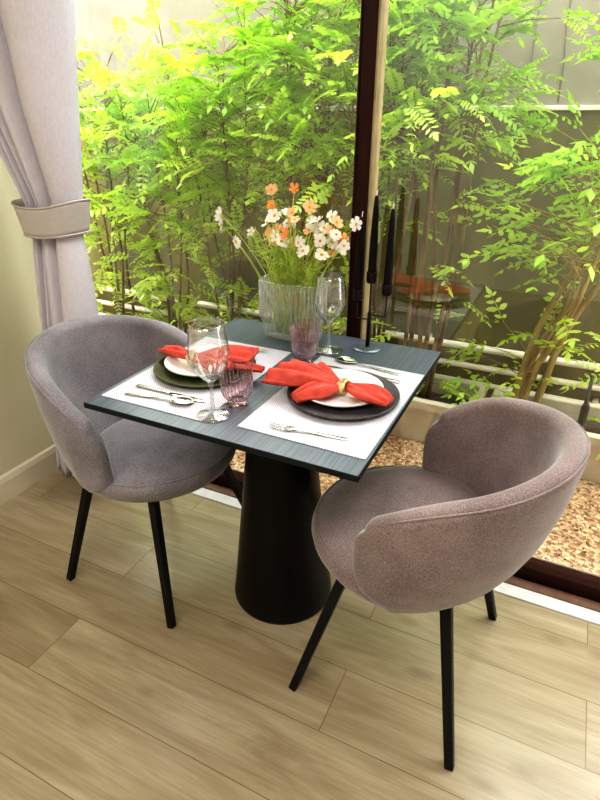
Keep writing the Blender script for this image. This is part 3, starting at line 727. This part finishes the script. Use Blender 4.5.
# ------------------------------------------------------------------ yard outside
GZ = -.045
b = MB(); b.box(-5.5, 4.5, .44, 1.86, GZ-.2, GZ); struct(b.build('ground', M['gravel'], smooth=False))
rnd = random.Random(4)
b = MB()
for i in range(3800):
    x = rnd.uniform(-.6, 2.2); y = rnd.uniform(.47, 1.12); s = rnd.uniform(.003, .008); mi = rnd.choice([0, 0, 1, 2])
    e = Euler((rnd.uniform(0, 6), rnd.uniform(0, 6), rnd.uniform(0, 6))).to_matrix()
    vs = [Vector((x, y, GZ+s*.3))+e @ Vector(p)*s*rnd.uniform(.8, 1.2) for p in ((1, 0, 0), (-1, 0, 0), (0, .8, 0), (0, -.8, 0), (0, 0, .6), (0, 0, -.6))]
    b.add(vs, [(0, 2, 4), (2, 1, 4), (1, 3, 4), (3, 0, 4), (2, 0, 5), (1, 2, 5), (3, 1, 5), (0, 3, 5)], mi)
M['peb1'] = noisy('pebble_tan', sg(184, 150, 110), sg(206, 176, 138), 60, .9); M['peb2'] = noisy('pebble_brown', sg(92, 58, 36), sg(124, 86, 56), 60, .9); M['peb3'] = noisy('pebble_pale', sg(212, 192, 160), sg(228, 212, 184), 60, .9)
tag(b.build('pebbles', [M['peb1'], M['peb2'], M['peb3']], None, False), 'loose tan pebbles covering the yard ground outside the window', 'pebbles', None, 'stuff')
YW = 1.82
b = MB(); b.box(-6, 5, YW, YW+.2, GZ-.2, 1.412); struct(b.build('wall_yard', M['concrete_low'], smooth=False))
b = MB(); b.box(-6, 5, YW+.02, YW+.2, 1.412, 2.5); struct(b.build('wall_yard_upper', M['concrete_up'], smooth=False))
b = MB(); b.box(-6, 5, YW-.012, YW+.04, 1.410, 1.430, .003); struct(b.build('trim_3', M['ledge'], smooth=False))
b = MB()
for x0, z1, dx in ((.30, 2.4, .03), (.45, 2.3, -.05), (-1.2, 2.4, .02)):
    b.tube([(x0+dx*k/6+.006*math.sin(k*2.1), YW+.019, 1.44+(z1-1.44)*k/6) for k in range(7)], .0035, 5)
struct(b.build('trim_4', M['crack']))
for nm, z, y, r, lab in (('top', .262, 1.765, .020, 'cream painted pipe running along the yard wall, topmost of three'),
                         ('mid', .150, 1.77, .017, 'cream painted pipe running along the yard wall, between the two others'),
                         ('low', .050, 1.77, .015, 'cream painted pipe running along the yard wall, lowest and dimmest')):
    t = thing('pipe', lab, 'pipe', (-.5, y, z), 0, 'pipes along the yard wall')
    b = MB(); b.tube([(-5, 0, 0), (5, 0, 0)], r, 14); b.build('tube', M['pipe'], t)
    for k in range(7):
        b = MB(); b.box(-3.1+k*.9, -3.075+k*.9, -.01, 1.818-y, r-.002, r+.010, .001); b.box(-3.1+k*.9, -3.075+k*.9, 1.80-y, 1.8195-y, -r, r+.01, .001); b.build('bracket', M['pipe'], t, False)

# planters
PY0, PY1, PZT = 1.13, 1.47, .195
def planter(x0, x1, label):
    t = thing('planter', label, 'planter', ((x0+x1)/2, (PY0+PY1)/2, GZ), 0, 'planter troughs')
    w, d, h = (x1-x0)/2, (PY1-PY0)/2, PZT-GZ
    b = MB()
    def rr(k, z, wl): # rounded rect
        pts = []; W, D, r = w-wl, d-wl, .03
        for cxs, cys, a0 in ((1, 1, 0), (-1, 1, PI/2), (-1, -1, PI), (1, -1, 3*PI/2)):
            for i in range(5):
                a = a0+PI/2*i/4; pts.append((cxs*(W-r)+r*math.cos(a), cys*(D-r)+r*math.sin(a), z))
        return pts
    rings = [rr(0, 0, .045), rr(0, h-.05, .022), rr(0, h-.045, .002), rr(0, h-.004, 0), rr(0, h, .004), rr(0, h, .036), rr(0, h-.005, .040), rr(0, h-.09, .045)]
    vs = sum(rings, []); n = 20; fs = [(j*n+i, j*n+(i+1) % n, j*n+n+(i+1) % n, j*n+n+i) for j in range(len(rings)-1) for i in range(n)]
    fs.append(tuple(range(n-1, -1, -1))); b.add(vs, fs); fix_normals(b.build('trough', M['planter'], t, False))
    b = MB(); b.grid(lambda u, v: ((2*u-1)*(w-.046), (2*v-1)*(d-.046), h-.075+.012*math.sin(9*u*3+4*v)*math.sin(7*v+1)), 20, 10); b.build('soil', M['soil'], t)
planter(-2.02, -1.23, 'cream planter trough outside behind the curtain')
planter(-1.20, -.41, 'cream planter trough outside behind the curtain side chair')
planter(-.38, .405, 'cream planter trough outside behind the table corner and candle holder')
planter(.435, 1.22, 'cream planter trough outside behind the chair nearest the camera')

# shrubs
def leaf(b, P, d, L, pairs, mi, rnd, lw=1.0):
    d = d.normalized(); up = Vector((0, 0, 1)); s = d.cross(up)
    s = s.normalized() if s.length > .05 else Vector((1, 0, 0))
    roll = rnd.uniform(-.6, .6); nrm = s.cross(d).normalized(); s2 = s*math.cos(roll)+nrm*math.sin(roll); n2 = s2.cross(d)
    droop = rnd.uniform(.15, .6)
    def at(q): return P+d*(L*q)-up*(L*droop*q*q)
    wv = s2*.0012
    b.add([at(0)-wv, at(0)+wv, at(.5)+wv*.8, at(1), at(.5)-wv*.8], [(0, 1, 2, 3, 4)], mi)
    ll = L*.25*lw
    for k in range(pairs):
        q = .16+.80*k/(pairs-1); c = at(q); t = (at(min(1, q+.05))-at(q-.05)).normalized()
        sz = ll*(1.0-.45*abs(q-.45)/.55)*rnd.uniform(.85, 1.1)
        for sd in (-1, 1):
            dd = (s2*sd*.88+t*.45-up*rnd.uniform(0, .35)+n2*rnd.uniform(-.15, .2)).normalized(); wdt = sz*.215
            ww = dd.cross(n2).normalized()*wdt
            b.add([c, c+dd*sz*.35+ww, c+dd*sz*.75+ww*.8, c+dd*sz, c+dd*sz*.75-ww*.8, c+dd*sz*.35-ww], [(0, 1, 2, 3, 4, 5)], mi)
    c = at(1); dd = (at(1)-at(.9)).normalized(); ww = s2*ll*.24
    b.add([at(.97), c+dd*ll*.3+ww, c+dd*ll*.9, c+dd*ll*.3-ww], [(0, 1, 2, 3)], mi)
def shrub(name, label, bx, by, stems, seed, nleaf, zlo, top_dense=1.0, mats=('leaf_a', 'leaf_b', 'leaf_c', 'leaf_y'), bark='bark', r0=.010, wmul=1.0, low=.15, leaflen=(.13, .21), big=False, reach=.30, bias=0):
    """stems: list of (dx at base, dy, tip dx, tip dy, tip z)"""
    rnd = random.Random(seed)
    z0 = PZT-.085
    t = thing(name, label, 'shrub', (bx, by, z0), 0, 'shrubs in the planter row')
    fb = MB()
    for (dx, dy, tx, ty, tz, *rx) in stems:
        n = 12; pts = []
        ph = rnd.uniform(0, 6)
        for i in range(n):
            q = i/(n-1); k = q**1.25
            pts.append(Vector((dx+(tx-dx)*k+.018*math.sin(ph+q*9), dy+(ty-dy)*k+.014*math.cos(ph*1.7+q*8), (tz-z0)*q)))
        rs = [r0*(rx[0] if rx else 1)*(1-.75*i/(n-1)) for i in range(n)]
        sb = MB(); sb.tube(pts, rs, 6)
        # side twigs carry the leaves
        per = nleaf//len(stems); made = 0
        while made < per:
            q = rnd.random(); zz = (tz-z0)*q+z0
            pr = low if zz < zlo else (.35+.65*min(1, (zz-zlo)/.5))*top_dense
            if rnd.random() > pr: continue
            i = min(n-2, int(q*(n-1))); f = q*(n-1)-i; P = pts[i].lerp(pts[i+1], f)
            a = rnd.uniform(0, 2*PI); out = Vector((math.cos(a)*wmul+bias, math.sin(a)*.75, rnd.uniform(.1, .9)))
            tl = rnd.uniform(.04, reach)*(1.0 if zz > zlo else .6); tip = P+out.normalized()*tl
            if tip.y+by > YW-.06: tip.y = YW-.06-by
            if tip.y+by < .86: tip.y = .86-by
            sb.tube([P, P.lerp(tip, .5)+Vector((0, 0, .01)), tip], [.0030, .0022, .0012], 4, False)
            m_ = 2 if rnd.random() < .7 else 3
            for _ in range(m_):
                d = out+Vector((rnd.uniform(-.8, .8), rnd.uniform(-.8, .5), rnd.uniform(-.5, .5)))
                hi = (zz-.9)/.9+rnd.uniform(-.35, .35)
                mi = 0 if hi > .45 else (1 if hi > .0 else 2)  # tone by height evens out the light: dimmed on top, lifted below
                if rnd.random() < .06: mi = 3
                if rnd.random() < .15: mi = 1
                if big:
                    leaf(fb, tip, d, rnd.uniform(*leaflen), rnd.choice([3, 4]), mi, rnd, 1.5)
                else:
                    leaf(fb, tip, d, rnd.uniform(*leaflen), rnd.choice([6, 7, 8, 9]), mi, rnd)
                made += 1
        sb.build('stem', M[bark], t)
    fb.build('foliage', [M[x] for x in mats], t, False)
    return t
R_ = random.Random(77)
def fan(n, spread, tops, sway=.10, lean=0, base=.05):
    out = []
    for i in range(n):
        k = (i+.5)/n*2-1
        out.append((k*base, R_.uniform(-.04, .04), k*spread+lean+R_.uniform(-.05, .05), R_.uniform(-sway, sway), R_.uniform(*tops)))
    return out
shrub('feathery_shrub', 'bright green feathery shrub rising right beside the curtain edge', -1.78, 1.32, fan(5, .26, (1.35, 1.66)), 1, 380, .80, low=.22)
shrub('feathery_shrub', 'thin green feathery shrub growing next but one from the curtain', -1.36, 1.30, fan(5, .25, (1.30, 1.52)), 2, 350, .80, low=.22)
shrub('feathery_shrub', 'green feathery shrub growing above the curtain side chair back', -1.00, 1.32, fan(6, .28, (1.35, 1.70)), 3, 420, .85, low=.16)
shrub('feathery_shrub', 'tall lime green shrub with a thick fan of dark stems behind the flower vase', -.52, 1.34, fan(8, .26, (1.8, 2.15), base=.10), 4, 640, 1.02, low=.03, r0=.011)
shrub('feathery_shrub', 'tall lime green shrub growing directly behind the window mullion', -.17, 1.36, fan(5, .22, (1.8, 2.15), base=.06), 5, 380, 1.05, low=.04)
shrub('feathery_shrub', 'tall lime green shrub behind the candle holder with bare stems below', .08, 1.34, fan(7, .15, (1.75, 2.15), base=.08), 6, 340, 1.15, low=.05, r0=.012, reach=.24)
# the leaning shrub by the right hand frame edge: broad rounder leaflets, thick leaning trunks
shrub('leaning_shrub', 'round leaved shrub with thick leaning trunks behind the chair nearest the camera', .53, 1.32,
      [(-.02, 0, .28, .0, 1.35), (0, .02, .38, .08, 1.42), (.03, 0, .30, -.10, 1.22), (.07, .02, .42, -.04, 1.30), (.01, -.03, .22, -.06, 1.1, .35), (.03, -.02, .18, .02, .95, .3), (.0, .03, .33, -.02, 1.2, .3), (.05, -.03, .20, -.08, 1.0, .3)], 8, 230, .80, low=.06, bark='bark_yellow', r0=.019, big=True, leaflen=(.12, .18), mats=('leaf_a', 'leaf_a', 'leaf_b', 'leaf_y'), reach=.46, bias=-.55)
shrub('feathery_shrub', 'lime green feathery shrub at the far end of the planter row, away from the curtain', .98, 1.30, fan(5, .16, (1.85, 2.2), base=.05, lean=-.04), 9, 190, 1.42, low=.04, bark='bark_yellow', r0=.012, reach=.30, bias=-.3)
# dark garden stake
t = thing('garden_stake', 'thin black garden stake standing outside beside the leaning shrub', 'stake', (.82, 1.10, GZ))
b = MB(); b.tube([(0, 0, 0), (-.004, 0, .30), (-.008, 0, .52)], [.010, .010, .006], 8); b.build('rod', M['black'], t)
b = MB(); b.lathe([(0, .30), (.015, .305), (.016, .38), (.010, .40), (0, .40)], 12, (-.004, 0, 0)); b.build('sleeve', M['black'], t)

# ------------------------------------------------------------------ light, camera, colour
w = bpy.data.worlds.new('sky'); SC.world = w; w.use_nodes = True; nt = w.node_tree; bg = nt.nodes['Background']
bg.inputs[0].default_value = (.97, .98, 1.0, 1); bg.inputs[1].default_value = 6.4
S = bpy.data.lights.new('sun', 'SUN'); S.energy = .8; S.angle = math.radians(25); S.color = (1, .97, .88)
so = bpy.data.objects.new('sun', S); C.objects.link(so); so.rotation_euler = (math.radians(-12), math.radians(14), 0)

cd = bpy.data.cameras.new('camera'); cam = bpy.data.objects.new('camera', cd); C.objects.link(cam); SC.camera = cam
r_ = Vector((0.901175, 0.433440, 0.003673)); u_ = Vector((-0.200574, 0.409477, 0.889999)); f_ = Vector((-0.384257, 0.802782, -0.455947))
mt = Matrix((r_, u_, -f_)).transposed().to_4x4(); mt.translation = Vector((0.622396, -1.177610, 1.373052)); cam.matrix_world = mt
cd.sensor_fit = 'HORIZONTAL'; cd.sensor_width = 36; cd.lens = 36*549.128/600; cd.clip_start = .05
SC.view_settings.view_transform = 'Standard'; SC.view_settings.look = 'High Contrast'; SC.view_settings.exposure = 0.42; SC.view_settings.gamma = 1.0
SC.cycles.use_denoising = True
SC.cycles.max_bounces = 10; SC.cycles.transparent_max_bounces = 24; SC.cycles.diffuse_bounces = 4; SC.cycles.glossy_bounces = 4
SC.cycles.caustics_reflective = False; SC.cycles.caustics_refractive = False; SC.cycles.sample_clamp_indirect = 6
